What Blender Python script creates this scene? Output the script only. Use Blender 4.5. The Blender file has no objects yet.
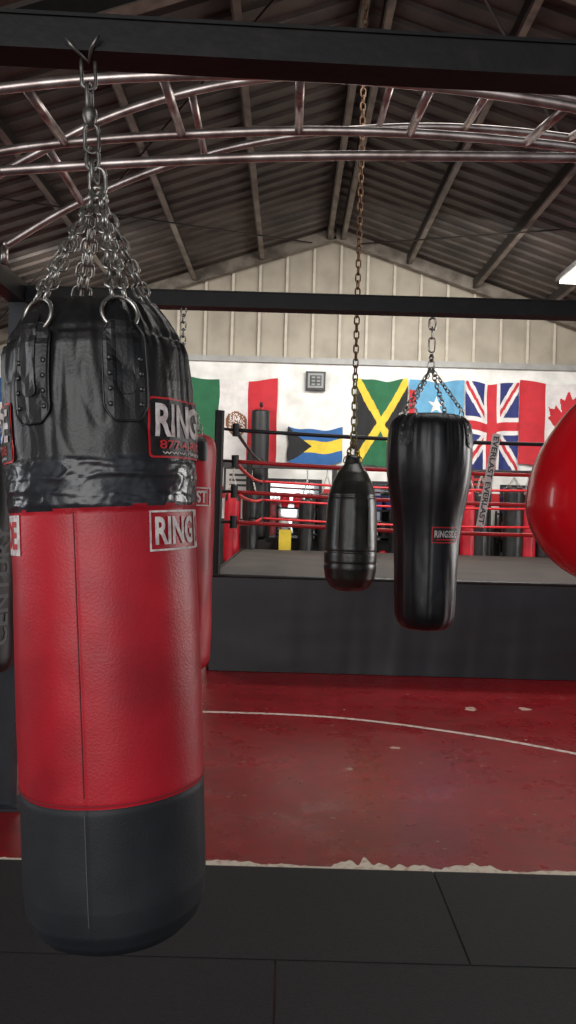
import bpy, bmesh, math, random
from mathutils import Vector, Matrix, noise
random.seed(7)
F=800.0; ROLL=0.028; EYE=1.5
S=bpy.context.scene
def W(px,py,d):
    u=px-288; v=py-512
    return Vector(((u+ROLL*v)/F*d, d, EYE-(v-ROLL*u)/F*d))
def srgb(c):
    return tuple(((x/255)/12.92 if x/255<=0.04045 else ((x/255+0.055)/1.055)**2.4) for x in c)
# ---------------- materials
MATS={}
def mat(name,col,rough=0.6,metal=0.0,col2=None,nscale=8,bump=0.0,bscale=60,emit=0,coat=0,detail=6,lo=0.4,hi=0.65,spec=0.5,stretch=None):
    if name in MATS: return MATS[name]
    m=bpy.data.materials.new(name); m.use_nodes=True
    nt=m.node_tree; b=nt.nodes['Principled BSDF']
    c=(*srgb(col),1)
    b.inputs['Base Color'].default_value=c
    b.inputs['Roughness'].default_value=rough
    b.inputs['Metallic'].default_value=metal
    b.inputs['Specular IOR Level'].default_value=spec
    b.inputs['Coat Weight'].default_value=coat
    tc=nt.nodes.new('ShaderNodeTexCoord')
    mp=nt.nodes.new('ShaderNodeMapping'); nt.links.new(tc.outputs['Object'],mp.inputs[0])
    if stretch: mp.inputs['Scale'].default_value=stretch
    n=nt.nodes.new('ShaderNodeTexNoise'); n.inputs['Scale'].default_value=nscale; n.inputs['Detail'].default_value=detail
    nt.links.new(mp.outputs[0],n.inputs['Vector'])
    r=nt.nodes.new('ShaderNodeValToRGB')
    r.color_ramp.elements[0].position=lo; r.color_ramp.elements[1].position=hi
    r.color_ramp.elements[0].color=c
    cc=srgb(col2) if col2 else tuple(x*0.85 for x in c[:3])
    r.color_ramp.elements[1].color=(*cc,1)
    nt.links.new(n.outputs[0],r.inputs[0]); nt.links.new(r.outputs[0],b.inputs['Base Color'])
    if bump>0:
        n2=nt.nodes.new('ShaderNodeTexNoise'); n2.inputs['Scale'].default_value=bscale; n2.inputs['Detail'].default_value=4
        nt.links.new(mp.outputs[0],n2.inputs['Vector'])
        bp=nt.nodes.new('ShaderNodeBump'); bp.inputs['Strength'].default_value=bump; bp.inputs['Distance'].default_value=0.01
        nt.links.new(n2.outputs[0],bp.inputs['Height']); nt.links.new(bp.outputs[0],b.inputs['Normal'])
    if emit:
        b.inputs['Emission Color'].default_value=c; b.inputs['Emission Strength'].default_value=emit
    MATS[name]=m; return m
STEEL=mat('galvanised_steel',(190,188,182),0.32,0.9,(130,125,118),30)
CHROME=mat('polished_tube',(205,195,190),0.34,0.85,(150,135,130),12)
RUST=mat('rusty_chain',(120,92,68),0.6,0.6,(70,50,38),40)
BLKSTEEL=mat('black_painted_steel',(17,15,15),0.5,0.0,(30,26,24),14,0.08,50,lo=0.5,hi=0.75,spec=0.3)
BLEATHER=mat('black_leather',(22,22,23),0.40,0.0,(38,36,35),9,0.10,160,spec=0.5)
BDARK=mat('charcoal_vinyl',(27,29,34),0.58,0,(39,41,45),5,0.08,200,detail=10,spec=.4)
BRED=mat('red_leather',(184,26,42),0.42,0,(138,18,30),4.5,0.10,200,lo=0.40,hi=0.74,detail=10)
TAPE=mat('duct_tape',(34,35,39),0.24,0,(50,52,57),18,0.14,26,lo=.35)
WHITEP=mat('white_print',(222,216,212),0.6,0,(180,165,165),60)
REDP=mat('red_print',(200,30,40),0.5)
BLACKP=mat('black_print',(16,16,17),0.5)
GREYP=mat('grey_print',(110,110,112),0.6)
# ---------------- mesh helpers
def mk(name,verts,faces,mats,parent=None,smooth=False,midx=None,loc=None):
    me=bpy.data.meshes.new(name); me.from_pydata([tuple(v) for v in verts],[],faces)
    if not isinstance(mats,(list,tuple)): mats=[mats]
    for m in mats: me.materials.append(m)
    if midx:
        for p,i in zip(me.polygons,midx): p.material_index=i
    if smooth:
        for p in me.polygons: p.use_smooth=True
    me.update()
    o=bpy.data.objects.new(name,me); S.collection.objects.link(o)
    if parent: o.parent=parent
    if loc is not None: o.location=loc
    return o
def empty(name,loc=(0,0,0),rot=(0,0,0)):
    e=bpy.data.objects.new(name,None); S.collection.objects.link(e); e.location=loc; e.rotation_euler=rot; e.empty_display_size=0.1
    return e
class G:
    def __init__(s): s.v=[]; s.f=[]; s.m=[]
    def add(s,v,f,mi=0):
        o=len(s.v); s.v+= [Vector(x) for x in v]; s.f+=[tuple(i+o for i in q) for q in f]; s.m+=[mi]*len(f)
    def box(s,a,b,mi=0):
        x0,y0,z0=a; x1,y1,z1=b
        s.add([(x0,y0,z0),(x1,y0,z0),(x1,y1,z0),(x0,y1,z0),(x0,y0,z1),(x1,y0,z1),(x1,y1,z1),(x0,y1,z1)],
              [(0,3,2,1),(4,5,6,7),(0,1,5,4),(1,2,6,5),(2,3,7,6),(3,0,4,7)],mi)
    def beam(s,p0,p1,w,h,mi=0,up=Vector((0,0,1))):
        p0=Vector(p0);p1=Vector(p1);d=(p1-p0).normalized()
        sx=d.cross(up)
        if sx.length<1e-4: sx=Vector((1,0,0))
        sx.normalize(); u=sx.cross(d).normalized()
        vs=[]
        for p in (p0,p1):
            for a,b in ((-1,-1),(1,-1),(1,1),(-1,1)): vs.append(p+sx*a*w/2+u*b*h/2)
        s.add(vs,[(0,1,2,3),(7,6,5,4),(0,4,5,1),(1,5,6,2),(2,6,7,3),(3,7,4,0)],mi)
    def tube(s,pts,r,seg=12,closed=False,mi=0):
        pts=[Vector(p) for p in pts]; n=len(pts); vs=[];fs=[]
        prev=None
        for i in range(n):
            if closed: t=(pts[(i+1)%n]-pts[i-1]).normalized()
            else: t=(pts[min(i+1,n-1)]-pts[max(i-1,0)]).normalized()
            if prev is None:
                a=Vector((0,0,1)) if abs(t.z)<0.9 else Vector((1,0,0))
                nn=(a-t*a.dot(t)).normalized()
            else:
                nn=(prev-t*prev.dot(t)).normalized()
            prev=nn; bb=t.cross(nn)
            rr=r[i] if isinstance(r,(list,tuple)) else r
            for k in range(seg):
                a=2*math.pi*k/seg; vs.append(pts[i]+(nn*math.cos(a)+bb*math.sin(a))*rr)
        for i in range(n if closed else n-1):
            j=(i+1)%n
            for k in range(seg):
                l=(k+1)%seg; fs.append((i*seg+k,i*seg+l,j*seg+l,j*seg+k))
        if not closed:
            fs.append(tuple(range(seg))[::-1]); fs.append(tuple((n-1)*seg+k for k in range(seg)))
        s.add(vs,fs,mi)
    def link(s,c,axis,side,L,w,r,mi=0,seg=7):
        axis=Vector(axis).normalized(); side=Vector(side).normalized()
        pts=[]; h=L/2-w/2
        for k in range(7):
            a=math.pi*k/6; pts.append(Vector(c)+axis*(h+math.sin(a)*w/2)+side*(math.cos(a)*w/2))
        for k in range(7):
            a=math.pi+math.pi*k/6; pts.append(Vector(c)+axis*(-h+math.sin(a)*w/2)+side*(math.cos(a)*w/2))
        s.tube(pts,r,seg,True,mi)
    def chain(s,p0,p1,L=0.03,w=0.018,r=0.0028,mi=0,tw=0.0):
        p0=Vector(p0);p1=Vector(p1);d=p1-p0; n=max(1,round(d.length/(L-2.1*r)))
        ax=d.normalized(); a=Vector((1,0.3,0)); sd=(a-ax*a.dot(ax)).normalized(); bd=ax.cross(sd)
        for i in range(n):
            t=(i+0.5)/n; ang=(math.pi/2 if i%2 else 0)+tw*i+random.uniform(-.15,.15)
            s.link(p0+d*t,ax,sd*math.cos(ang)+bd*math.sin(ang),L,w,r,mi)
    def obj(s,name,mats,parent=None,smooth=False,loc=None):
        return mk(name,s.v,s.f,mats,parent,smooth,s.m,loc)
def interp(prof,z):
    for (z0,r0),(z1,r1) in zip(prof,prof[1:]):
        if (z0>=z>=z1):
            t=(z0-z)/(z0-z1) if z0!=z1 else 0
            return r0+(r1-r0)*t
    return prof[-1][1] if z<prof[-1][0] else prof[0][1]
def catmull(pts,n):
    P=[Vector(p) for p in pts]; P=[P[0]*2-P[1]]+P+[P[-1]*2-P[-2]]; out=[]
    for i in range(1,len(P)-2):
        for k in range(n):
            t=k/n; a,b,c,d=P[i-1:i+3]
            out.append(0.5*((2*b)+(c-a)*t+(2*a-5*b+4*c-d)*t*t+(3*b-a-3*c+d)*t**3))
    out.append(P[-2]); return out
def lathe(name,prof,mats,parent,seg=96,matf=None,disp=None,sub=4):
    pr=catmull([(r,0,z) for z,r in prof],sub)
    vs=[];fs=[];mi=[]
    for p in pr:
        for k in range(seg):
            a=2*math.pi*k/seg
            r=max(p.x,0.0005)
            if disp: r+=disp(a,p.z,r)
            vs.append((r*math.sin(a),-r*math.cos(a),p.z))
    for i in range(len(pr)-1):
        zc=(pr[i].z+pr[i+1].z)/2
        for k in range(seg):
            l=(k+1)%seg; fs.append((i*seg+l,i*seg+k,(i+1)*seg+k,(i+1)*seg+l)); mi.append(matf(zc,2*math.pi*k/seg) if matf else 0)
    return mk(name,vs,fs,mats,parent,True,mi), [(p.z,p.x) for p in pr]
def text_mesh(body,width,height,bold=0.02):
    cu=bpy.data.curves.new('t','FONT'); cu.body=body; cu.size=1; cu.offset=bold; cu.resolution_u=3
    o=bpy.data.objects.new('t',cu); S.collection.objects.link(o)
    bpy.context.view_layer.update()
    me=bpy.data.meshes.new_from_object(o.evaluated_get(bpy.context.evaluated_depsgraph_get()))
    bpy.data.objects.remove(o)
    bm=bmesh.new(); bm.from_mesh(me)
    xs=[v.co.x for v in bm.verts]; ys=[v.co.y for v in bm.verts]
    x0,x1,y0,y1=min(xs),max(xs),min(ys),max(ys)
    for v in bm.verts:
        v.co.x=((v.co.x-x0)/(x1-x0)-0.5)*width; v.co.y=((v.co.y-y0)/(y1-y0)-0.5)*height; v.co.z=0
    return bm
def slice_bm(bm,w,step):
    x=-w/2+step
    while x<w/2:
        bmesh.ops.bisect_plane(bm,geom=bm.verts[:]+bm.edges[:]+bm.faces[:],plane_co=(x,0,0),plane_no=(1,0,0)); x+=step
def slice_y(bm,h,step):
    y=-h/2+step
    while y<h/2:
        bmesh.ops.bisect_plane(bm,geom=bm.verts[:]+bm.edges[:]+bm.faces[:],plane_co=(0,y,0),plane_no=(0,1,0)); y+=step
def wrap(bm,name,ang,z,rf,lift,m,parent,w,h):
    slice_bm(bm,w,0.010); slice_y(bm,h,0.012)
    r0=rf(z,ang)
    for v in bm.verts:
        a=ang+v.co.x/r0; zz=z+v.co.y; r=rf(zz,a)+lift
        v.co=Vector((r*math.sin(a),-r*math.cos(a),zz))
    me=bpy.data.meshes.new(name); bm.to_mesh(me); bm.free(); me.materials.append(m)
    o=bpy.data.objects.new(name,me); S.collection.objects.link(o); o.parent=parent; return o
def rect_bm(w,h,rad=0):
    bm=bmesh.new()
    if rad<=0:
        vs=[bm.verts.new((x,y,0)) for x,y in ((-w/2,-h/2),(w/2,-h/2),(w/2,h/2),(-w/2,h/2))]
    else:
        vs=[]
        for cx,cy,a0 in ((w/2-rad,-h/2+rad,-90),(w/2-rad,h/2-rad,0),(-w/2+rad,h/2-rad,90),(-w/2+rad,-h/2+rad,180)):
            for k in range(6):
                a=math.radians(a0+18*k); vs.append(bm.verts.new((cx+rad*math.cos(a),cy+rad*math.sin(a),0)))
    bm.faces.new(vs); return bm
def frame_bm(w,h,t):
    bm=bmesh.new()
    for x0,x1,y0,y1 in ((-w/2,w/2,h/2-t,h/2),(-w/2,w/2,-h/2,-h/2+t),(-w/2,-w/2+t,-h/2+t,h/2-t),(w/2-t,w/2,-h/2+t,h/2-t)):
        bm.faces.new([bm.verts.new(p) for p in ((x0,y0,0),(x1,y0,0),(x1,y1,0),(x0,y1,0))])
    return bm

# =============== ROOM SHELL
YB=14.0; YF=-3.5; RX=0.68; RZ=6.42; SL=0.335; XL=-8.3; XR=9.66
def roofz(x): return RZ-SL*abs(x-RX)
FLOORM=bpy.data.materials.new('worn_red_floor_paint'); FLOORM.use_nodes=True
nt=FLOORM.node_tree; b=nt.nodes['Principled BSDF']; b.inputs['Specular IOR Level'].default_value=0.3
tc=nt.nodes.new('ShaderNodeTexCoord')
def nz(scale,detail,vec=None,rough=0.6):
    n=nt.nodes.new('ShaderNodeTexNoise'); n.inputs['Scale'].default_value=scale; n.inputs['Detail'].default_value=detail; n.inputs['Roughness'].default_value=rough
    nt.links.new(vec or tc.outputs['Object'],n.inputs['Vector']); return n
def ramp(inp,p0,c0,p1,c1):
    r=nt.nodes.new('ShaderNodeValToRGB'); e=r.color_ramp.elements; e[0].position=p0;e[0].color=(*c0,1);e[1].position=p1;e[1].color=(*c1,1)
    nt.links.new(inp,r.inputs[0]); return r
def mix(f,a,bb):
    m=nt.nodes.new('ShaderNodeMix'); m.data_type='RGBA'; nt.links.new(f,m.inputs[0]); nt.links.new(a,m.inputs[6]); nt.links.new(bb,m.inputs[7]); return m
base=ramp(nz(1.3,8).outputs[0],0.3,srgb((126,8,16)),0.7,srgb((158,13,24)))
dark=ramp(nz(9,10,None,0.75).outputs[0],0.4,srgb((88,8,13)),0.6,srgb((150,13,22)))
m1=nt.nodes.new('ShaderNodeMix'); m1.data_type='RGBA'; m1.inputs[0].default_value=0.4
nt.links.new(base.outputs[0],m1.inputs[6]); nt.links.new(dark.outputs[0],m1.inputs[7])
chip=ramp(nz(5.5,12,None,0.8).outputs[0],0.69,(0,0,0),0.705,(1,1,1))
chc=nt.nodes.new('ShaderNodeRGB'); chc.outputs[0].default_value=(*srgb((185,120,110)),1)
m2=mix(chip.outputs[0],m1.outputs[2],chc.outputs[0])
mp=nt.nodes.new('ShaderNodeMapping'); mp.inputs['Scale'].default_value=(3,40,1); mp.inputs['Rotation'].default_value=(0,0,0.5); nt.links.new(tc.outputs['Object'],mp.inputs[0])
scr=ramp(nz(1.2,6,mp.outputs[0],0.7).outputs[0],0.68,(0,0,0),0.76,(.5,.5,.5))
m3=mix(scr.outputs[0],m2.outputs[2],chc.outputs[0])
nt.links.new(m3.outputs[2],b.inputs['Base Color'])
rr=ramp(nz(3,8).outputs[0],0.3,(0.22,)*3,0.7,(0.38,)*3); nt.links.new(rr.outputs[0],b.inputs['Roughness'])
bp=nt.nodes.new('ShaderNodeBump'); bp.inputs['Strength'].default_value=0.08; bp.inputs['Distance'].default_value=0.01
nt.links.new(nz(25,6).outputs[0],bp.inputs['Height']); nt.links.new(bp.outputs[0],b.inputs['Normal'])
g=G(); g.box((XL,YF,-0.1),(XR,YB,0.0)); g.obj('floor',FLOORM)
BLOCK=mat('white_painted_block',(214,213,208),0.7,0,(190,188,182),3,0.2,12)
PANEL=mat('beige_panel',(150,142,126),0.6,0,(132,124,110),2)
BATTEN=mat('panel_batten',(176,168,152),0.6)
TRIMM=mat('grey_trim',(140,140,136),0.5)
ROOFM=mat('brown_roof_sheet',(66,58,51),0.55,0.1,(36,31,27),1.6)
PURL=mat('dark_purlin',(40,35,31),0.5,0.3,(28,24,22),4)
RAFT=mat('light_rafter',(112,104,93),0.5,0.2,(74,66,58),4)
SIDEM=mat('side_wall_sheet',(100,94,86),0.7,0,(78,73,67),2)
ZT=4.16
def poly_prism(g,pts,y0,y1,mi):
    n=len(pts); vs=[(x,y0,z) for x,z in pts]+[(x,y1,z) for x,z in pts]
    fs=[tuple(range(n)),tuple(range(n,2*n))[::-1]]+[(i,i+n,(i+1)%n+n,(i+1)%n) for i in range(n)]
    g.add(vs,fs,mi)
xe=(RZ-ZT)/SL
g=G()
poly_prism(g,[(XL,0),(XR,0),(XR,roofz(XR)),(RX+xe,ZT),(RX-xe,ZT),(XL,roofz(XL))],YB,YB+0.2,0)
poly_prism(g,[(RX-xe,ZT),(RX+xe,ZT),(RX,RZ)],YB+0.03,YB+0.2,1)
x=RX-xe+0.3
while x<RX+xe:
    g.box((x-0.022,YB-0.02,ZT),(x+0.022,YB+0.04,roofz(x)-0.02),2); x+=0.47
g.obj('wall_back',[BLOCK,PANEL,BATTEN])
g=G(); g.box((RX-xe,YB-0.06,ZT-0.06),(RX+xe,YB,ZT+0.04)); g.obj('trim_1',TRIMM)
g=G(); g.box((XL,YB-0.012,1.72),(XR,YB,1.92)); g.obj('trim_2',mat('red_wall_stripe',(170,30,34),0.6))
g=G(); g.box((XL,YB-0.02,0),(XR,YB,1.36)); g.obj('baseboard_back',mat('dark_wainscot',(50,46,44),0.6,0,(34,32,31),1.5))
for nm,x0,x1 in (('wall_left',XL-0.2,XL),('wall_right',XR,XR+0.2)):
    g=G(); g.box((x0,YF,0),(x1,YB,roofz(XL)))
    y=YF+0.2
    while y<YB:
        xi=x1 if nm=='wall_left' else x0
        g.box((xi-0.03,y,0),(xi+0.03,y+0.06,roofz(XL)),0); y+=0.6
    g.obj(nm,SIDEM)
g=G()
for sgn,xe2 in ((-1,XL),(1,XR)):
    ys=[];y=YF
    while y<YB:
        ys+= [(y,0),(y+0.22,0),(y+0.245,-0.035),(y+0.275,-0.035)]; y+=0.3
    ys.append((YB,0))
    vs=[]
    for yy,dz in ys: vs+=[(RX,yy,RZ+dz+0.03),(xe2,yy,roofz(xe2)+dz+0.03)]
    g.add(vs,[(2*i,2*i+1,2*i+3,2*i+2) for i in range(len(ys)-1)],0)
for sgn in (-1,1):
    k=0.12
    while k<8.6:
        x=RX+sgn*k; z=roofz(x)-0.09
        g.beam((x,YF,z),(x,YB,z),0.05,0.14,1)
        g.beam((x+0.03,YF,z-0.07),(x+0.03,YB,z-0.07),0.07,0.012,2)
        k+=1.15
for y,h in ((13.85,0.20),(6.2,0.24),(1.2,0.24)):
    for xe2 in (XL,XR):
        o=0.0 if y>13 else 0.15
        g.beam((RX,y,RZ-o-h/2),(xe2,y,roofz(xe2)-o-h/2),0.10,h,2 if y>13 else 1)
        g.beam((RX,y,RZ-o-h),(xe2,y,roofz(xe2)-o-h),0.14,0.015,2)
for sgn in (-1,1):
    for k in (0,1):
        xa=RX+sgn*.4; xb=RX+sgn*6
        g.tube([(xa,6.2+k*7.4,roofz(xa)-.2),(xb,13.6-k*7.4,roofz(xb)-.2)],.012,6,False,1)
g.obj('ceiling',[ROOFM,PURL,RAFT])

# =============== FLOOR MARKINGS
LINE=mat('worn_white_line',(215,198,188),0.6,0,(165,105,98),25,lo=.48,hi=.7)
pts=catmull([(-2.6,5.55,0),(-1.6,5.83,0),(-.65,5.93,0),(.35,5.88,0),(1.16,5.58,0),(1.89,5.13,0),(2.6,4.5,0),(3.1,3.9,0)],12)
g=G(); vs=[]
for i,p in enumerate(pts):
    t=(pts[min(i+1,len(pts)-1)]-pts[max(i-1,0)]).normalized(); n=Vector((-t.y,t.x,0))
    vs+=[p+n*0.023+Vector((0,0,.002)),p-n*0.023+Vector((0,0,.002))]
g.add(vs,[(2*i,2*i+1,2*i+3,2*i+2) for i in range(len(pts)-1)]); g.obj('floor_line_marking',LINE)
CHIP=mat('chipped_white_paint',(235,224,205),0.7,0,(200,160,145),30,lo=.5,hi=.7)
g=G(); ME=3.36
vs=[];xs=[-1.4+i*0.006 for i in range(600)]
for x in xs:
    px=288+x/3.4*800
    n=max(0,noise.noise(Vector((x*9,1.3,0))))*0.022+max(0,noise.noise(Vector((x*40,5,0))))*0.014
    bumpf=0
    for a,bq,hh in ((205,270,0.045),(342,400,0.085),(402,448,0.05),(452,512,0.075),(540,600,0.03)):
        if a<px<bq:
            t=(px-a)/(bq-a); bumpf=max(bumpf,hh*math.sin(math.pi*t)**0.5*(0.7+0.8*noise.noise(Vector((x*28,9,0)))))
    vs+=[(x,ME-0.02,0.002),(x,ME+0.031+n+max(0,bumpf),0.002)]
g.add(vs,[(2*i,2*i+2,2*i+3,2*i+1) for i in range(len(xs)-1)]); g.obj('chipped_floor_paint',CHIP)
g=G()
lst=[(470,709,.09,.12),(524,709,.09,.11),(394,748,.08,.06),(349,769,.05,.05)]
for k in range(55): lst.append((random.uniform(215,570),random.uniform(690,850),random.uniform(.006,.026),random.uniform(.008,.02)))
for px,py,w,h in lst:
    d=1200/(py-512-ROLL*(px-288)); p=W(px,py,d); vs=[]
    for k in range(14):
        a=2*math.pi*k/14; r=1+random.uniform(-.35,.35); vs.append((p.x+w*r*math.cos(a)*.5,p.y+h*r*math.sin(a)*.5,0.002))
    g.add(vs,[tuple(range(14))])
g.obj('floor_paint_flakes',mat('scrap',(200,165,145),0.7,0,(170,120,108),20))

# =============== RUBBER MATS
RUB=mat('black_rubber',(31,31,33),0.62,0,(44,44,46),140,0.35,220,lo=0.35,hi=0.7,spec=.35)
def rmat(x0,y0,x1,y1):
    g=G(); e=0.0012
    g.box((x0+e,y0+e,0.0),(x1-e,y1-e,0.007)); g.box((x0+e+.003,y0+e+.003,0.007),(x1-e-.003,y1-e-.003,0.010))
    g.obj('rubber_mat',RUB)
for i in range(-3,3):
    x=0.65+i*1.22; rmat(x,2.66,x+1.22,ME)
for y0,y1,o in ((1.44,2.66,0),(.22,1.44,.4),(-1.0,.22,0)):
    for i in range(-3,3):
        x=o+i*1.83; rmat(x,y0,x+1.83,y1)

# =============== BAG RACK
rack=empty('bag_rack')
def fy(x): return 1.75+0.045*(x+0.465)
g=G()
for z0,z1,w in ((2.475,2.483,.08),(2.483,2.547,.068),(2.547,2.555,.08)):
    g.beam((-2.6,fy(-2.6),(z0+z1)/2),(3.2,fy(3.2),(z0+z1)/2),w,z1-z0)
g.box((-1.42,3.955,2.505),(3.2,4.045,2.512)); g.box((-1.42,3.96,2.512),(3.2,4.04,2.578)); g.box((-1.42,3.955,2.578),(3.2,4.045,2.585))
g.box((-1.41,1.75,2.50),(-1.33,3.955,2.58))
g.box((3.1,1.95,2.50),(3.18,3.955,2.58))
g.obj('beams',BLKSTEEL,rack)
g=G()
for x,y in ((-1.37,4.0),(3.14,4.0),(-2.5,fy(-2.5)),(3.14,fy(3.14))):
    zb=0.0 if y>3.5 else 0.010
    g.box((x-.04,y-.04,zb),(x+.04,y+.04,2.505)); g.box((x-.1,y-.1,zb),(x+.1,y+.1,zb+.012))
    g.beam((x+.0,y,2.2),(x+(.3 if x<0 else -.3),y,2.5),0.04,0.04)
    for a in (-1,1):
        for c in (-1,1): g.tube([(x+a*.075,y+c*.075,.016),(x+a*.075,y+c*.075,.03)],.01,6)
g.obj('columns',mat('grey_blue_post',(44,48,56),0.5,0,(34,36,42),8),rack)

# =============== MONKEY BARS
mb=empty('monkey_bars')
g=G()
def rail(pts): return catmull([W(*p) for p in pts],14)
A1=rail([(-120,118,2.5),(-60,100,2.5),(0,89,2.5),(100,79,2.5),(200,75,2.5),(300,76,2.5),(400,83,2.5),(500,95,2.5),(600,113,2.5),(720,145,2.5)])
A2=rail([(-110,180,2.95),(0,152,2.95),(100,140,2.95),(200,134,2.95),(300,131,2.95),(400,133,2.95),(500,140,2.95),(600,152,2.95),(720,178,2.95)])
B1=rail([(-60,215,3.1),(-10,180,3.1),(40,152,3.1),(100,121,3.1),(170,97,3.1),(240,82,3.1),(320,74,3.1),(420,76,3.1),(520,88,3.1),(620,112,3.1),(720,150,3.1)])
B2=rail([(5,246,3.6),(60,213,3.6),(120,184,3.6),(180,162,3.6),(250,144,3.6),(330,132,3.6),(430,127,3.6),(530,133,3.6),(620,147,3.6),(700,170,3.6)])
C=[W(-90,178,2.75),W(0,171,2.75),W(150,162,2.75),W(330,156,2.75),W(600,158,2.75),W(720,160,2.75)]
for r in (A1,A2,B1,B2,catmull(C,8)): g.tube(r,0.0165,12)
def atx(r,x): return min(r,key=lambda p:abs(p.x-x))
def lerpx(r,x):
    for p,q in zip(r,r[1:]):
        if p.x<=x<=q.x: return p.lerp(q,(x-p.x)/(q.x-p.x+1e-9))
    return atx(r,x)
for x in (-.86,-.43,0.0,.41,.84,1.25,1.62): g.tube([lerpx(A1,x),lerpx(A2,x)],0.0155,12)
for x in (-.97,-.42,.36,.75,1.22,1.7): g.tube([lerpx(B1,x),lerpx(B2,x)],0.0155,12)
g.obj('tube_ladder',CHROME,mb,True)
g=G()
for r in (A1,A2,B1,B2):
    for p in (r[0],r[-1]):
        g.tube([p,Vector((p.x,p.y,2.58))] if p.z>2.6 else [p,Vector((p.x,p.y,2.5))],0.0165,12)
g.obj('end_stubs',CHROME,mb,True)

# =============== MAIN HEAVY BAG
hook=Vector((-0.465,1.75,2.478))
bag=empty('heavy_bag',hook,(0,-0.064,0))
Z0=2.478; VA=math.radians(13.5)
def L(z): return z-Z0
prof=[(L(1.925),0.0),(L(1.925),.10),(L(1.925),.135),(L(1.912),.152),(L(1.89),.170),(L(1.86),.188),(L(1.82),.199),(L(1.75),.203),(L(1.66),.202),(L(1.60),.201),(L(1.59),.202),(L(1.50),.201),(L(1.49),.197),(L(1.3),.197),(L(1.1),.197),(L(.905),.1965),(L(.80),.196),(L(.70),.195),(L(.65),.190),(L(.62),.178),(L(.60),.156),(L(.592),.12),(L(.59),.06),(L(.59),0)]
strap_a=[math.radians(a) for a in (-27,27,140,-150)]
SEAM=-0.08; ZS=.905
def tapelo(a): return 1.494+0.004*math.sin(a)+.004*noise.noise(Vector((math.sin(a)*4,math.cos(a)*4,2)))
def tapehi(a): return 1.588+.006*math.sin(a*2+1)+.010*noise.noise(Vector((math.sin(a)*3,math.cos(a)*3,7)))
def dispm(a,z,r):
    if r<0.05: return 0
    zz=z+Z0; d=0.0; c=Vector((math.sin(a)*2,math.cos(a)*2,zz*2.2))
    sx,cx=math.sin(a),math.cos(a)
    if zz>1.59:
        k=min(1,(zz-1.59)/0.25)
        g1=noise.noise(Vector((sx*5.0,cx*5.0,zz*1.8)))
        d+=-abs(g1)*0.032*k+0.004*k
        d+=noise.noise(Vector((sx*6,cx*6,zz*11)))*0.0026*(0.4+k)
        rg=1-abs(noise.noise(Vector((sx*3.2+zz*3,cx*3.2,zz*7))))*5
        d-=max(0,rg)**2*.0028
        m=min(abs((a-s+math.pi)%(2*math.pi)-math.pi) for s in strap_a)
        if zz>1.84: d+=0.012*math.exp(-(m/0.25)**2)-0.006
    else:
        d+=noise.noise(c*1.1)*0.0040
        if zz<=1.49:
            d+=noise.noise(Vector((a*1.5,zz*16,5)))*0.0007
            e2=noise.noise(Vector((sx*2.2,cx*2.2+zz,zz*5+3)))
            d-=max(0,1-abs(e2)*26)*.0006*max(0,noise.noise(Vector((a*2,zz*3,1)))+.25)
        if zz>1.49:
            d+=noise.noise(Vector((a*3,zz*40,2)))*0.0026+(.0015 if math.sin((zz-1.49)*95+a*.5)>0 else 0)
            rg=1-abs(noise.noise(Vector((a*2.5+zz*10,zz*25,9))))*6; d+=max(0,rg)**2*.0024
            rg=1-abs(noise.noise(Vector((a*7-zz*20,zz*30,4))))*6; d+=max(0,rg)**2*.0014
    da=(a-SEAM+math.pi)%(2*math.pi)-math.pi
    if zz<1.49: d-=0.0025*math.exp(-(da/0.02)**2)
    d-=0.003*math.exp(-((zz-ZS)/.006)**2)
    return d
def mmat(z,a):
    zz=z+Z0
    if zz>tapehi(a): return 0
    if zz>tapelo(a): return 1
    if zz>ZS: return 2
    return 3
dense=[]
for (z0,r0),(z1,r1) in zip(prof,prof[1:]):
    n=max(1,int(abs(z0-z1)/0.008))
    for k in range(n): dense.append((z0+(z1-z0)*k/n,r0+(r1-r0)*k/n))
dense.append(prof[-1])
body,dp=lathe('body',dense,[BLEATHER,TAPE,BRED,BDARK],bag,240,mmat,dispm,2)
def rfm(z,a):
    r=interp(prof,z); return r+dispm(a,z,r)
for nm,z0,z1,m in (('seam_red',1.488,.915,mat('seam_dark',(84,20,26),0.6)),('seam_black',.895,.66,mat('seam_grey',(84,82,84),0.6))):
    g=G(); pts=[]; z=z0
    while z>z1:
        r=rfm(L(z),SEAM)+0.0012; pts.append((r*math.sin(SEAM),-r*math.cos(SEAM),L(z))); z-=0.02
    g.tube(pts,0.0012,6); g.obj(nm,m,bag)
g=G(); pts=[]
for k in range(120):
    a=2*math.pi*k/120; r=rfm(L(ZS+.008),a)+.0008; pts.append((r*math.sin(a),-r*math.cos(a),L(ZS+.008)))
g.tube(pts,.0011,6,True); g.obj('stitching',mat('stitch_red',(120,40,44),.7),bag)
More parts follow.
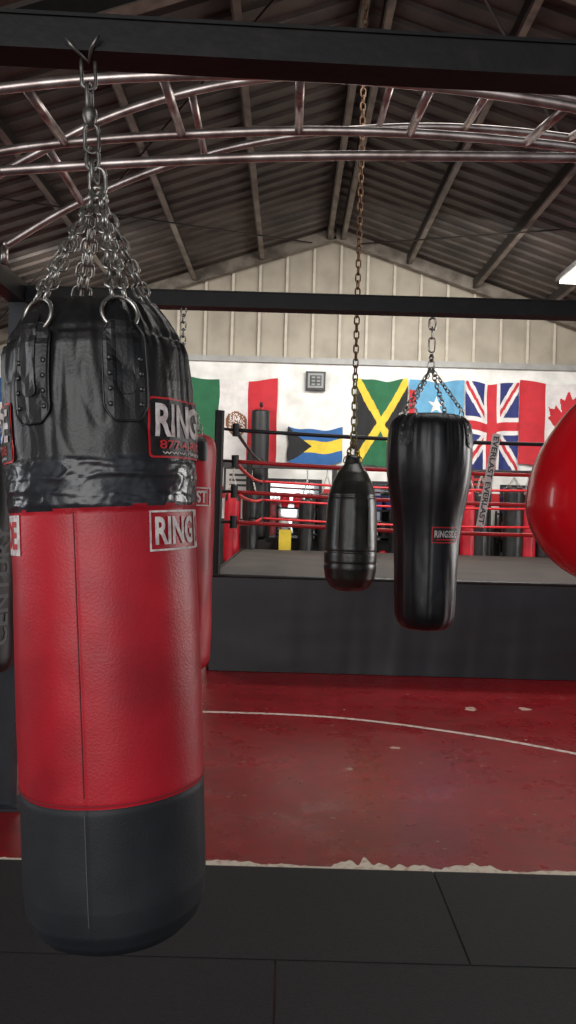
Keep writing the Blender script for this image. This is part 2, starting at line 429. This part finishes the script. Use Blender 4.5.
for si,a in enumerate(strap_a):
    for k,(w,h,zz,lf) in enumerate(((.088,.20,1.762,.006),(.034,.17,1.80,.011))):
        bm=rect_bm(w,h,w*0.42); wrap(bm,'strap_%d_%d'%(si,k),a,L(zz),rfm,lf,BLEATHER,bag,w,h)
    g=G()
    for dx in (-.030,.030):
        for zz in (1.695,1.725,1.755,1.785):
            aa=a+dx/.2; r=rfm(L(zz),aa)+.006
            c=Vector((r*math.sin(aa),-r*math.cos(aa),L(zz))); nrm=Vector((math.sin(aa),-math.cos(aa),0))
            g.tube([c,c+nrm*.002,c+nrm*.0035],[.0055,.005,.002],10)
    pts=[]
    for k in range(60):
        t=2*math.pi*k/60; xx=.043*max(-1,min(1,1.3*math.cos(t))); zz=1.762+.099*max(-1,min(1,1.1*math.sin(t)))
        aa=a+xx/.2; r=rfm(L(zz),aa)+.006; pts.append((r*math.sin(aa),-r*math.cos(aa),L(zz)))
    g2=G(); g2.tube(pts,.0022,6,True); g2.obj('strap_edge_%d'%si,BLEATHER,bag,True)
    g.obj('rivets_%d'%si,mat('dark_rivet',(80,80,80),0.35,0.7),bag,True)
swv=Vector((0.012,0,L(2.19)))
g=G(); ends=[]
for a in strap_a:
    r=.168; c=Vector((r*math.sin(a),-r*math.cos(a),L(1.880))); rad=Vector((math.sin(a),-math.cos(a),0)); tan=Vector((math.cos(a),math.sin(a),0))
    ax=(Vector((0,0,1))-rad*.25).normalized()
    pts=[c+rad*.012+tan*.036*math.cos(t)+ax*.036*math.sin(t) for t in [2*math.pi*k/24 for k in range(24)]]
    g.tube(pts,.0045,8,True); ends.append((c+rad*.012+ax*.036,tan))
for e,tn in ends:
    g.chain(swv,e-tn*.012,.034,.021,.0034); g.chain(swv+Vector((0,-.008,0)),e+tn*.014,.034,.021,.0034)
g.link(swv+Vector((0,0,.02)),(0,0,1),(1,.3,0),.06,.034,.0045)
g.obj('chains',STEEL,bag,True)
g=G()
g.link((0,0,-.030),(0,0,1),(1,0.3,0),.075,.030,.0045)
g.link((0,0,-.085),(0,0,1),(0.1,1,0),.06,.03,.0045)
g.tube([(0,0,-.105),(0,0,-.112),(0,0,-.125),(0,0,-.14),(0,0,-.15)],[.008,.015,.017,.013,.006],14)
g.link((.002,0,-.175),(0,0,1),(1,0.2,0),.065,.030,.0045)
pts=[(.002+.014*math.cos(t),0,-.218+.028*math.sin(t)) for t in [math.radians(q) for q in range(100,420,20)]]
g.tube(pts,.0045,8); g.link((.006,0,-.248),(0,0,1),(.2,1,0),.05,.03,.0045)
g.tube([(-.035,-.050,.018),(-.018,-.045,-.002),(0,0,-.006),(.018,-.045,-.002),(.036,-.052,.022)],.0045,8)
g.obj('swivel_hook',mat('worn_steel',(130,128,124),0.4,0.85,(80,76,70),40),bag,True)
def logo_top(a0,tag):
    w=.31;h=.122; z=L(1.652); a=a0+w/2/.203
    wrap(rect_bm(w,h,.008),'patch_'+tag,a,z,rfm,.0032,REDP,bag,w,h)
    wrap(rect_bm(w-.008,h-.008,.006),'patch_field_'+tag,a,z,rfm,.0048,BLACKP,bag,w,h)
    bm=text_mesh('RINGSIDE',w-.03,.068,.03); wrap(bm,'lettering_'+tag,a,z+.015,rfm,.0065,WHITEP,bag,w,.068)
    bm=text_mesh('877-4-RINGSIDE',w-.05,.018,.015); wrap(bm,'number_'+tag,a,z-.034,rfm,.0065,REDP,bag,w,.02)
    bm=text_mesh('www.ringside.com',w-.06,.010,.01); wrap(bm,'web_'+tag,a,z-.051,rfm,.0065,WHITEP,bag,w,.02)
logo_top(math.radians(26)+VA,'r'); logo_top(math.radians(-59)+VA-.31/.203,'l')
def logo_mid(a0,tag):
    w=.29;h=.082; z=L(1.444); a=a0+w/2/.2
    wrap(frame_bm(w,h,.004),'box_'+tag,a,z,rfm,.0022,WHITEP,bag,w,h)
    bm=text_mesh('RING',w*.42,.058,.03); wrap(bm,'ring_'+tag,a-w*.25/.2,z,rfm,.0022,WHITEP,bag,w,h)
    wrap(rect_bm(w*.48,h),'field_'+tag,a+w*.26/.2,z,rfm,.0022,WHITEP,bag,w,h)
    bm=text_mesh('SIDE',w*.42,.058,.03); wrap(bm,'side_'+tag,a+w*.255/.2,z,rfm,.0034,REDP,bag,w,h)
logo_mid(math.radians(26)+VA,'mr'); logo_mid(math.radians(-59)+VA-.29/.2,'ml')

# =============== BAGS BEHIND
def simple_bag(px,ytop,ybot,d,r,mats,split,name='heavy_bag',zb=2.505):
    c=W(px,(ytop+ybot)/2,d); zt=W(px,ytop,d).z; zl=W(px,ybot,d).z
    e=empty(name,(c.x,d,0))
    pr=[(zt+.01,0),(zt+.01,r*.6),(zt,r*.85),(zt-.03,r*.97),(zt-.08,r),((zt+zl)/2,r),(zl+.06,r),(zl+.02,r*.93),(zl+.004,r*.75),(zl,r*.4),(zl,0)]
    de=[]
    for (z0,r0),(z1,r1) in zip(pr,pr[1:]):
        n=max(1,int(abs(z0-z1)/0.04))
        for k in range(n): de.append((z0+(z1-z0)*k/n,r0+(r1-r0)*k/n))
    de.append(pr[-1])
    dis=lambda a,z,rr:0 if rr<.03 else noise.noise(Vector((math.sin(a)*3,math.cos(a)*3,z*5)))*.006
    lathe('body',de,mats,e,64,(lambda z,a:0 if z>split else 1),dis,2)
    g=G(); top=Vector((0,0,zt+.32 if zt+.32<zb else zb-.05))
    for k in range(4):
        a=math.radians(45+90*k); p=Vector((r*.8*math.sin(a),-r*.8*math.cos(a),zt+.02))
        g.chain(top,p,.034,.02,.003)
        pts=[p+Vector((math.cos(a),math.sin(a),0))*.025*math.cos(t)+Vector((0,0,1))*(.025*math.sin(t)-.02) for t in [2*math.pi*q/16 for q in range(16)]]
        g.tube(pts,.004,6,True)
    g.chain(top,(0,0,zb),.045,.026,.004)
    g.obj('chains',STEEL,e,True)
    for k in range(4):
        a=math.radians(45+90*k)
        wrap(rect_bm(.06,.14,.02),'strap_%d'%k,a,zt-.06,lambda z,aa:interp(pr,z)+dis(aa,z,.1),.004,BLEATHER,e,.06,.14)
    return e,(lambda z,aa:interp(pr,z)+dis(aa,z,.1))
e,rf=simple_bag(177,436,668,4.0,.18,[BRED,BRED],0)
zz=W(201,497,4).z
wrap(text_mesh('EVERLAST',.25,.06,.03),'lettering',math.radians(15),zz,rf,.004,WHITEP,e,.25,.06)
wrap(frame_bm(.30,.09,.006),'lettering_frame',math.radians(15),zz,rf,.004,WHITEP,e,.30,.09)
e,rf=simple_bag(-28,445,672,3.4,.18,[BLEATHER,BLEATHER],0,zb=2.50)
bm=text_mesh('CENTURY',.50,.075,.02)
bmesh.ops.rotate(bm,verts=bm.verts,cent=(0,0,0),matrix=Matrix.Rotation(math.radians(90),3,'Z'))
wrap(bm,'lettering',math.radians(62),W(6,583,3.4).z,rf,.003,GREYP,e,.1,.56)

# =============== HOURGLASS BAG
c=W(427,520,4.0); e=empty('uppercut_heavy_bag',(c.x,4.0,0))
def zy(py,px=427,d=4.0): return W(px,py,d).z
pr=[(zy(416),0),(zy(416),.10),(zy(416),.145),(zy(419),.175),(zy(425),.197),(zy(434),.207),(zy(445),.211),(zy(462),.211),(zy(476),.206),(zy(492),.195),(zy(508),.180),(zy(524),.167),(zy(540),.160),(zy(560),.157),(zy(585),.155),(zy(603),.153),(zy(615),.147),(zy(623),.130),(zy(628),.10),(zy(629),.05),(zy(629),0)]
def dh(a,z,r):
    if r<.05: return 0
    d=noise.noise(Vector((math.sin(a)*3,math.cos(a)*3,z*3)))*.006
    k=max(0,min(1,(z-1.75)/.2)); d-=abs(noise.noise(Vector((math.sin(a)*6,math.cos(a)*6,z))))*.014*k
    rg=1-abs(noise.noise(Vector((math.sin(a)*2.5,math.cos(a)*2.5+z,z*5))))*6; d-=max(0,rg)**2*.0012
    for s in (-.03,1.1):
        da=(a-s+math.pi)%(2*math.pi)-math.pi; d-=.004*math.exp(-(da/.025)**2)
    return d
lathe('body',pr,[mat('black_soft_leather',(17,17,19),0.35,0,(27,27,30),12,0.08,90,spec=0.5)],e,140,None,dh,5)
rfh=lambda z,a:interp(pr,z)+dh(a,z,.1)
zl=zy(534); al=math.asin(.055/.16)+.10
for nm,w,h,lf,m in (('label_border',.155,.078,.003,REDP),('label_field',.145,.068,.004,BLACKP)): wrap(rect_bm(w,h),nm,al,zl,rfh,lf,m,e,w,h)
wrap(text_mesh('RINGSIDE',.13,.034,.03),'label_text',al,zl+.005,rfh,.0055,WHITEP,e,.13,.03)
wrap(rect_bm(.11,.006),'label_line',al,zl-.022,rfh,.0055,REDP,e,.11,.006)
g=G(); top=Vector((0,0,zy(368)))
for k,a in enumerate([math.radians(q) for q in (-42,58,140,-130)]):
    p=Vector((.165*math.sin(a),-.165*math.cos(a),zy(416)))
    g.chain(top,p+Vector((0,0,.02)),.030,.018,.003)
    pts=[p+Vector((math.cos(a),math.sin(a),0))*.03*math.cos(t)+Vector((0,0,1))*(.03*math.sin(t)-.005) for t in [2*math.pi*q/20 for q in range(20)]]
    g.tube(pts,.0042,8,True)
    bm=rect_bm(.075,.15,.03); wrap(bm,'strap_%d'%k,a,zy(434),rfh,.006,BLEATHER,e,.075,.15)
    g3=G()
    for dx in (-.02,.02):
        for dz in (-.04,0,.04):
            aa=a+dx/.2; z3=zy(437)+dz; r=rfh(z3,aa)+.006; q=Vector((r*math.sin(aa),-r*math.cos(aa),z3)); nn=Vector((math.sin(aa),-math.cos(aa),0))
            g3.tube([q,q+nn*.003],.0045,8)
    g3.obj('rivets_%d'%k,mat('dark_rivet',(80,80,80),0.35,0.7),e)
g.link((0,0,zy(366)),(0,0,1),(1,0,0),.05,.03,.004)
g.tube([(0,0,zy(362)),(0,0,zy(358)),(0,0,zy(354))],[.008,.014,.007],10)
g.link((0,0,zy(345)),(0,0,1),(1,.2,0),.075,.032,.0045); g.link((0,0,zy(333)),(0,0,1),(.2,1,0),.06,.03,.0045)
g.link((0,0,zy(324)),(0,0,1),(1,.2,0),.06,.034,.005)
g.obj('chains',STEEL,e,True)

# =============== SLIM DARK BAG ON LONG CHAIN
d5=5.0; c=W(351,530,d5); e=empty('teardrop_heavy_bag',(c.x,d5,0)); q=lambda py: W(351,py,d5).z
s5=d5/800
pr=[(q(455),0),(q(455),.03),(q(458),.045),(q(464),8.5*s5),(q(472),14.5*s5),(q(482),19.5*s5),(q(495),23.5*s5),(q(510),25*s5),(q(530),25.6*s5),(q(555),26.3*s5),(q(568),26.3*s5),(q(578),24.5*s5),(q(586),20*s5),(q(590),13*s5),(q(591),5*s5),(q(591),0)]
def dt(a,z,r):
    if r<.03: return 0
    dd=noise.noise(Vector((math.sin(a)*2,math.cos(a)*2,z*4)))*.004
    for zz in (q(497),q(551),q(563)): dd-=.004*math.exp(-((z-zz)/.006)**2)
    return dd
de=[]
for (z0,r0),(z1,r1) in zip(pr,pr[1:]):
    n=max(1,int(abs(z0-z1)/0.012))
    for k in range(n): de.append((z0+(z1-z0)*k/n,r0+(r1-r0)*k/n))
de.append(pr[-1])
lathe('body',de,[mat('scuffed_black_vinyl',(22,22,21),0.3,0,(40,40,35),9,0.12,40)],e,80,None,dt,2)
rft=lambda z,a:interp(pr,z)+dt(a,z,.1)
for k,a in enumerate([math.radians(x) for x in (-35,38,110,-110,180)]):
    wrap(rect_bm(.022,.30,.008),'strap_%d'%k,a,q(522),rft,.004,BLEATHER,e,.022,.30)
g=G(); zr=roofz(c.x)-.08
g.chain((0,0,q(455)),(0,0,q(380)),.06,.034,.0055,1); g.chain((0,0,q(381)),(0,0,zr),.055,.030,.005,0)
for t in (-1,1): g.chain((.05*t,0,q(462)),(0,0,q(440)),.04,.024,.004,0)
g.obj('chain',[RUST,mat('yellowed_chain',(120,112,60),0.5,0.5,(70,66,40),30)],e,True)
g=G(); g.box((-.25,-.03,zr-.02),(.25,.03,zr+.05)); g.obj('roof_bracket',PURL,e)

# =============== RED WATER BAG
c=W(614,499,1.80); e=empty('teardrop_water_bag',(c.x,fy(c.x),0))
zc=c.z; RB=.190
pr=[(zc+.305,0),(zc+.305,.02),(zc+.29,.026),(zc+.27,.034),(zc+.245,.055),(zc+.20,.102),(zc+.15,.138),(zc+.10,.165),(zc+.05,.182),(zc,RB),(zc-.04,.188),(zc-.08,.175),(zc-.12,.151),(zc-.155,.116),(zc-.18,.075),(zc-.194,.035),(zc-.197,0)]
lathe('body',pr,[mat('red_vinyl',(206,16,28),0.22,0,(180,12,22),4,0.03,40,coat=0.4)],e,96,None,None,4)
g=G()
g.tube([(0,0,zc+.29),(0,0,zc+.31),(0,0,zc+.325)],[.03,.03,.012],16); g.link((0,0,zc+.345),(0,0,1),(1,0,0),.06,.034,.0045)
g.chain((0,0,zc+.36),(0,0,2.478),.04,.024,.004)
g.obj('chain',STEEL,e,True)

# =============== BOXING RING
ring=empty('boxing_ring')
RX0,RX1,RY0,RY1=-.70,4.95,7.5,12.9; RH=.885
VINYL=mat('ring_apron_vinyl',(36,37,40),0.40,0,(46,47,50),1.2,0.06,22,spec=0.5)
g=G(); g.box((RX0+.03,RY0+.03,.0),(RX1-.03,RY1-.03,RH-.04)); g.obj('platform',BLACKP,ring)
g=G(); g.box((RX0,RY0,RH-.04),(RX1,RY1,RH)); g.obj('canvas',mat('ring_canvas',(58,52,46),0.7,0,(40,37,34),2,0.1,8),ring)
def apron(p0,p1,nrm):
    p0=Vector(p0);p1=Vector(p1);nrm=Vector(nrm);N=360;M=40;vs=[];fs=[]
    Ln=(p1-p0).length
    for j in range(M+1):
        t=j/M; z=(RH+.005)*(1-t)+.004
        for i in range(N+1):
            u=i/N*Ln
            o=.018+.03*t*(.6+noise.noise(Vector((u*1.2,t*.3,3))))
            o+=noise.noise(Vector((u*3.2+.25*t,t*.35,8)))*.016*(.25+t)
            o+=noise.noise(Vector((u*7+.5*t,t*.6,1)))*.005*(.3+t)
            o+=noise.noise(Vector((u*1.5,t*5,14)))*.003
            vs.append(p0+(p1-p0)*(i/N)+nrm*max(.004,o)+Vector((0,0,z)))
    for j in range(M):
        for i in range(N):
            a=j*(N+1)+i; fs.append((a,a+N+1,a+N+2,a+1))
    g=G(); g.add(vs,fs); return g
apron((RX0,RY0,0),(RX1,RY0,0),(0,-1,0)).obj('apron_front',VINYL,ring,True)
apron((RX0,RY1,0),(RX0,RY0,0),(-1,0,0)).obj('apron_side',VINYL,ring,True)
g=G(); g.tube([(RX0-.01,RY1,RH),(RX0-.01,RY0-.01,RH),(RX1,RY0-.01,RH)],.018,8); g.obj('edge_trim',BLEATHER,ring)
corners=[(RX0+.03,RY0+.06),(RX1-.06,RY0+.06),(RX1-.06,RY1-.06),(RX0+.06,RY1-.06)]
g=G(); gp=G()
for x,y in corners:
    g.tube([(x,y,RH),(x,y,2.44)],.045,14); g.box((x-.1,y-.1,RH),(x+.1,y+.1,RH+.012))
ri=.22
ic=[(x+(ri if x<2 else -ri),y+(ri if y<10 else -ri)) for x,y in corners]
ic[0]=(corners[0][0]+.15,corners[0][1]+.10)
ropez=(2.27,1.97,1.68,1.39)
ropes={0:G(),1:G()}
for k,z in enumerate(ropez):
    m=0 if k==0 else 1
    for i in range(4):
        a=Vector((*ic[i],z)); b2=Vector((*ic[(i+1)%4],z)); pts=[]
        for t in range(21):
            tt=t/20; p=a.lerp(b2,tt); p.z-=.05*4*tt*(1-tt); pts.append(p)
        ropes[m].tube(pts,.019,10)
    for (x,y),(xi,yi) in zip(corners,ic):
        g.tube([(x,y,z),(xi,yi,z)],.014,8)
        gp.tube([(xi,yi,z-.06),(xi,yi,z+.06)],[.035,.035],10)
g.obj('posts',BLKSTEEL,ring); gp.obj('turnbuckle_pads',BLACKP,ring)
ropes[0].obj('rope_top',mat('black_rope',(22,24,30),0.45),ring,True); ropes[1].obj('ropes',mat('red_rope',(186,28,34),0.4),ring,True)
g=G(); x,y=ic[2]; g.beam((x,y,1.25),(x,y,2.36),.16,.10); g.obj('corner_cushion',BLEATHER,ring)
def spacer(px0,py0,px1,py1,d,txt,mbk,mtx,w=.038):
    a=W(px0,py0,d); bb=W(px1,py1,d); ax=(bb-a); Ln=ax.length; ax.normalize(); sd=Vector((ax.z,0,-ax.x))
    if sd.x<0: sd=-sd
    g=G()
    vs=[]
    for p in (a,bb):
        for i,j in ((-1,0),(1,0),(1,1),(-1,1)): vs.append(p+sd*w*i+Vector((0,.012*j,0)))
    g.add(vs,[(0,1,2,3),(7,6,5,4),(0,4,5,1),(1,5,6,2),(2,6,7,3),(3,7,4,0)]); g.obj('rope_spacer',mbk,ring)
    if txt:
        bm=text_mesh(txt,Ln*.94,.052,.02); me=bpy.data.meshes.new('spacer_lettering')
        mid=(a+bb)/2+Vector((0,-.004,0))
        for v in bm.verts: v.co=mid+ax*v.co.x+sd*(v.co.y)
        bm.to_mesh(me); bm.free(); me.materials.append(mtx); o=bpy.data.objects.new('spacer_lettering',me); S.collection.objects.link(o); o.parent=ring
spacer(497,434,480,527,7.60,'EVERLAST EVERLAST',WHITEP,mat('grey_lettering',(50,50,54),.6))
spacer(410,434,409,527,12.7,None,BLACKP,BLACKP)

# =============== FLAGS
def fm(n,c): return mat('flag_'+n,c,0.8)
FG=fm('green',(24,90,56));FW=fm('white',(204,200,197));FR=fm('red',(176,32,42));FK=fm('black',(20,20,22));FY=fm('yellow',(206,178,52));FB=fm('blue',(30,40,98));FA=fm('aqua',(36,86,140));FS=fm('skyblue',(88,144,176));FBR=fm('brown',(120,80,50))
def flag(name,x0,y0,x1,y1,pf,mats,nu=90,nv=80,fold=.03,ph=0,back=0):
    d=13.90
    a=W(x0,y0,d); bb=W(x1,y0,d); w=bb.x-a.x; h=a.z-W(x0,y1,d).z
    vs=[];fs=[];mi=[]
    for j in range(nv+1):
        v=j/nv
        for i in range(nu+1):
            u=i/nu
            dy=-.03-fold*(.5+.5*math.sin(u*17+ph+v*1.6))*(.4+.6*v)+noise.noise(Vector((u*5,v*4,ph)))*fold*.5
            sag=.05*math.sin(u*math.pi)+.015*math.sin(u*11+ph)
            vs.append((a.x+w*u+noise.noise(Vector((v*3,u*3,ph+4)))*.02,YB+dy-.01-back,a.z-h*v-sag))
    for j in range(nv):
        for i in range(nu):
            q=j*(nu+1)+i; fs.append((q,q+nu+1,q+nu+2,q+1)); mi.append(pf((i+.5)/nu,(j+.5)/nv))
    return mk(name,vs,fs,mats,None,True,mi)
def mex(u,v):
    if u<.335: return 0
    if u>.665: return 2
    r=math.hypot((u-.54)/.12,(v-.5)/.15)
    if r<1: return 3 if (noise.noise(Vector((u*60,v*60,0)))>-.05 or r>.8) and not(r>.9 and v<.4) else 1
    return 1
flag('mexican_flag',190,376,278,462,mex,[FG,FW,FR,FBR],fold=.05)
def bah(u,v):
    if u<.45*(1-abs(2*v-1)): return 2
    return 1 if .33<v<.67 else 0
flag('bahamian_flag',288,426,343,461,bah,[FA,FY,FK],fold=.015)
def jam(u,v):
    a=abs(u-v);b_=abs(u-(1-v))
    if min(a,b_)<.085: return 1
    return 2 if (u<v and u<1-v) or (u>v and u>1-v) else 0
flag('jamaican_flag',357,377,408,463,jam,[FG,FY,FK],ph=1,fold=.05)
def star(u,v,cx,cy,R,asp):
    x=(u-cx);y=(v-cy)*asp; r=math.hypot(x,y); a=math.atan2(x,-y)
    k=2*math.pi/5; a=((a+k/2)%k)-k/2; ri=R*.40
    p=Vector((R,0)); q=Vector((ri*math.cos(k/2),ri*math.sin(k/2))); pt=Vector((r*math.cos(abs(a)),r*math.sin(abs(a))))
    return (q.x-p.x)*(pt.y-p.y)-(q.y-p.y)*(pt.x-p.x)>0
def som(u,v):
    if star(u,v,.5,.27,.17,1.45): return 1
    if v>.78 or (u<.12 and v>.12 and v<.5): return 2
    return 0
flag('star_flag',410,378,465,462,som,[FS,FW,FR],ph=2,fold=.05)
def uk(u,v):
    x=u-.5;y=v-.5
    if abs(x)<.085 or abs(y)<.055: return 2
    if abs(x)<.15 or abs(y)<.10: return 1
    d1=abs(x-y)/1.414; d2=abs(x+y)/1.414
    if min(d1,d2)<.025: return 2
    if min(d1,d2)<.075: return 1
    return 0
flag('british_flag',467,380,520,468,uk,[FB,FW,FR],ph=3,fold=.05)
leaf=[(0,-1),(.18,-.65),(.42,-.75),(.33,-.2),(.6,-.5),(.68,-.32),(.98,-.37),(.88,-.08),(1,0),(.52,.42),(.6,.62),(.06,.55),(.08,1),(-.08,1),(-.06,.55),(-.6,.62),(-.52,.42),(-1,0),(-.88,-.08),(-.98,-.37),(-.68,-.32),(-.6,-.5),(-.33,-.2),(-.42,-.75),(-.18,-.65)]
def inpoly(x,y,P):
    c=False
    for (x1,y1),(x2,y2) in zip(P,P[1:]+P[:1]):
        if (y1>y)!=(y2>y) and x<(x2-x1)*(y-y1)/(y2-y1)+x1: c=not c
    return c
def can(u,v):
    if u<.26 or u>.78: return 0
    return 0 if inpoly((u-.50)/.21,(v-.40)/.33,leaf) else 1
flag('canadian_flag',521,380,620,464,can,[FR,FW],nu=130,ph=4,fold=.05)
flag('blue_flag',-80,374,5,450,lambda u,v:0 if (v<.33 or v>.66) else 1,[FA,FW],ph=5)
g=G(); a=W(306,372,13.98); bb=W(325,391,13.98)
x0,x1,z1,z0=a.x,bb.x,a.z,bb.z
g.box((x0,YB-.10,z0),(x1,YB,z1),0); t=.035
g.box((x0+t,YB-.115,z0+t),(x1-t,YB-.1,z1-t),1); g.box((x0+.07,YB-.12,z0+.07),(x1-.07,YB-.115,z1-.07),0)
for i in range(2):
    for k in range(3): g.box((x0+.1+i*.09,YB-.125,z0+.08+k*.06),(x0+.16+i*.09,YB-.12,z0+.11+k*.06),1)
g.obj('round_timer',[BLACKP,mat('timer_face',(130,132,130),0.5)])

# =============== BACKGROUND GYM EQUIPMENT behind the ring
fr=empty('wall_bag_frame'); g=G()
g.beam((-2.2,13.2,2.25),(5.8,13.2,2.25),.08,.08)
for x in (-2.2,.75,3.3,5.8): g.box((x-.04,13.16,0),(x+.04,13.24,2.22))
g.obj('frame',mat('dark_frame',(34,30,30),0.5),fr)
for px,w,h0,h1,m in ((306,12,500,556,BLEATHER),(232,13,493,562,BRED),(398,13,490,560,BLEATHER),(545,14,494,560,BLEATHER),(468,12,492,560,BRED),(513,16,488,560,BLEATHER),(568,13,497,560,BRED),(425,12,495,560,BRED),(326,14,494,560,BLEATHER),(250,13,492,560,BLEATHER),(528,12,495,560,BRED),(480,14,494,560,BLEATHER)):
    simple_bag(px,h0,h1,13.2,w/2*13.2/800*1.25,[m,m],0,'heavy_bag',zb=2.22)
p=W(259,480,13.6); e=empty('banana_heavy_bag',(p.x,13.58,0)); zt=W(259,412,13.6).z
pr=[(zt,0),(zt,.1),(zt-.03,.14),(zt-.1,.155),(1.8,.155),(1.15,.155),(1.05,.13),(1.02,.08),(1.02,0)]
lathe('body',pr,[BLACKP],e,40,None,None,5)
g=G(); g.chain((0,0,zt),(0,0,zt+.12),.05,.03,.005); g.beam((0,0,zt+.14),(0,.26,zt+.14),.05,.05)
g.obj('wall_bracket',BLKSTEEL,e)
CARD=mat('storage_box_white',(170,168,162),.7); 
def shelf(xa,xb):
    sh=empty('gear_shelf'); g=G()
    for z in (.1,.6,1.1,1.55): g.box((xa,13.6,z),(xb,13.92,z+.03))
    for x in (xa,xb-.03):
        for y in (13.6,13.89): g.box((x,y,0),(x+.03,y+.03,1.62))
    g.obj('shelf_frame',BLKSTEEL,sh)
    k=0
    for z in (.13,.63,1.13,1.58):
        x=xa+.14
        while x<xb-.2:
            if random.random()<.35:
                ww=random.uniform(.2,.34); hh=random.uniform(.16,.34); g=G(); m=random.choice([CARD,BRED,BLACKP,FB,CARD])
                g.box((x-.06,13.64,z),(x-.06+ww,13.86,z+hh)); g.box((x-.07,13.63,z+hh),(x-.05+ww,13.87,z+hh+.03)); g.box((x+.02,13.632,z+hh*.4),(x+ww-.14,13.64,z+hh*.7))
                g.obj('storage_box_%d'%k,m,sh); k+=1; x+=ww+.08; continue
            m=random.choice([BRED,BLEATHER,FB,FW,BLEATHER,BLEATHER,BRED])
            pr=[(.25,0),(.25,.04),(.21,.075),(.12,.085),(.04,.06),(0,.055),(0,0)]
            o,_=lathe('boxing_glove_%d'%k,pr,[m],sh,16,None,lambda a,z,r:.012*math.cos(a) if r>.02 else 0,3); o.location=(x,13.75,z); k+=1
            x+=.19+random.uniform(0,.05)
shelf(1.3,3.1); shelf(3.6,5.4); shelf(-.2,.62)
MIR=mat('mirror_glass',(200,205,205),0.04,1.0,(190,196,196),2)
for px0,px1 in ((268,322),(372,392),(500,560)):
    a=W(px0,478,13.98); bb=W(px1,478,13.98); g=G()
    g.box((a.x,YB-.05,1.0),(bb.x,YB-.02,2.08),0); g.box((a.x+.05,YB-.055,1.05),(bb.x-.05,YB-.05,2.03),1)
    g.obj('wall_mirror',[BLACKP,MIR])
for px,py,w,h,c in ((238,480,.5,.45,(170,166,160)),(345,478,.4,.4,(150,140,100)),(440,478,.5,.4,(150,146,140)),(480,482,.4,.45,(160,40,44))):
    p=W(px,py,13.99); g=G(); g.box((p.x-w/2,YB-.035,p.z-h/2),(p.x+w/2,YB-.014,p.z+h/2),1); g.box((p.x-w/2+.04,YB-.04,p.z-h/2+.04),(p.x+w/2-.04,YB-.035,p.z+h/2-.04),0)
    for k in range(3): g.box((p.x-w*.3,YB-.043,p.z-h*.25+k*h*.2),(p.x+w*.3,YB-.04,p.z-h*.25+k*h*.2+.04),1)
    g.obj('wall_poster',[mat('poster_%d_%d'%(px,py),c,.6),BLACKP])
g=G(); p=W(285,537,13.0); g.box((p.x-.10,13.0,.35),(p.x+.10,13.03,p.z+.12)); g.beam((p.x,13.015,.0),(p.x,13.015,.4),.04,.04); g.box((p.x-.14,12.95,0),(p.x+.14,13.06,.03))
g.obj('yellow_floor_sign',FY)
bn=empty('weight_bench'); g=G()
g.box((-2.2,3.75,.52),(-1.47,4.05,.60)); g.obj('pad',BLEATHER,bn)
g=G()
for x in (-2.1,-1.5):
    g.beam((x,3.8,0),(x,3.8,.9),.05,.05); g.beam((x,4.1,0),(x,4.1,.52),.05,.05); g.beam((x,3.6,.025),(x,4.3,.025),.05,.05)
g.beam((-2.1,3.8,.85),(-1.5,3.8,.85),.05,.05); g.beam((-2.1,3.8,.48),(-1.5,3.8,.48),.05,.05)
g.obj('frame',mat('red_powder_coat',(160,26,30),0.4),bn)
lp=empty('high_bay_lamp'); p=W(596,268,10); g=G()
g.box((p.x-.25,p.y-.6,p.z-.03),(p.x+.25,p.y+.6,p.z)); g.obj('tube_panel',mat('lamp_glow',(255,248,230),0.5,emit=14),lp)
g=G(); g.box((p.x-.29,p.y-.65,p.z),(p.x+.29,p.y+.65,p.z+.06)); g.tube([(p.x,p.y,p.z+.06),(p.x,p.y,roofz(p.x)-.1)],.01,6); g.obj('housing',BLKSTEEL,lp)

# =============== LIGHT
def area(name,loc,target,sx,sy,en,col=(1,1,1)):
    l=bpy.data.lights.new(name,'AREA'); l.shape='RECTANGLE'; l.size=sx; l.size_y=sy; l.energy=en; l.color=col
    o=bpy.data.objects.new(name,l); S.collection.objects.link(o); o.location=loc
    o.rotation_euler=(Vector(target)-Vector(loc)).to_track_quat('-Z','Y').to_euler(); return o
area('doorway_daylight',(-1.5,-3.3,2.3),(0,6,1.2),5,3,175,(1,.98,.95))  # added fill behind the camera, standing in for daylight at the open rear
area('side_door_daylight',(9.0,7.5,2.2),(0,7.5,1.0),4,3,380,(1,.98,.95))  # area light from the right; the wall there has no opening
area('left_door_daylight',(-7.5,3.0,2.2),(0,3.5,1.2),3,2.6,110,(.95,.97,1))  # added area light on the left, no door is built there
area('ring_lamp',(2.0,10.2,5.0),(2.0,12.8,1),3,1.2,340,(1,.97,.93))  # added unseen fill above the ring, brightens back wall and flags
area('ring_lamp',(-3.0,10.2,4.6),(-2.0,13.0,1),2,1.2,170,(1,.97,.93))  # second added fill, for the left part of the back wall
area('floor_lamp',(1.2,4.6,4.4),(1.2,5.2,0),2.5,1.2,45,(1,.96,.92))  # added overhead fill for the red floor, no fixture modelled
w=bpy.data.worlds.new('World'); S.world=w; w.use_nodes=True
w.node_tree.nodes['Background'].inputs[0].default_value=(.75,.82,.9,1); w.node_tree.nodes['Background'].inputs[1].default_value=.5
S.view_settings.view_transform='Standard'
# =============== CAMERA
cam=bpy.data.cameras.new('camera'); co=bpy.data.objects.new('camera',cam); S.collection.objects.link(co)
co.location=(0,0,EYE); co.rotation_euler=(math.radians(90),-ROLL,0)
cam.sensor_fit='VERTICAL'; cam.sensor_height=36; cam.lens=36*F/1024; cam.clip_start=.05
S.camera=co
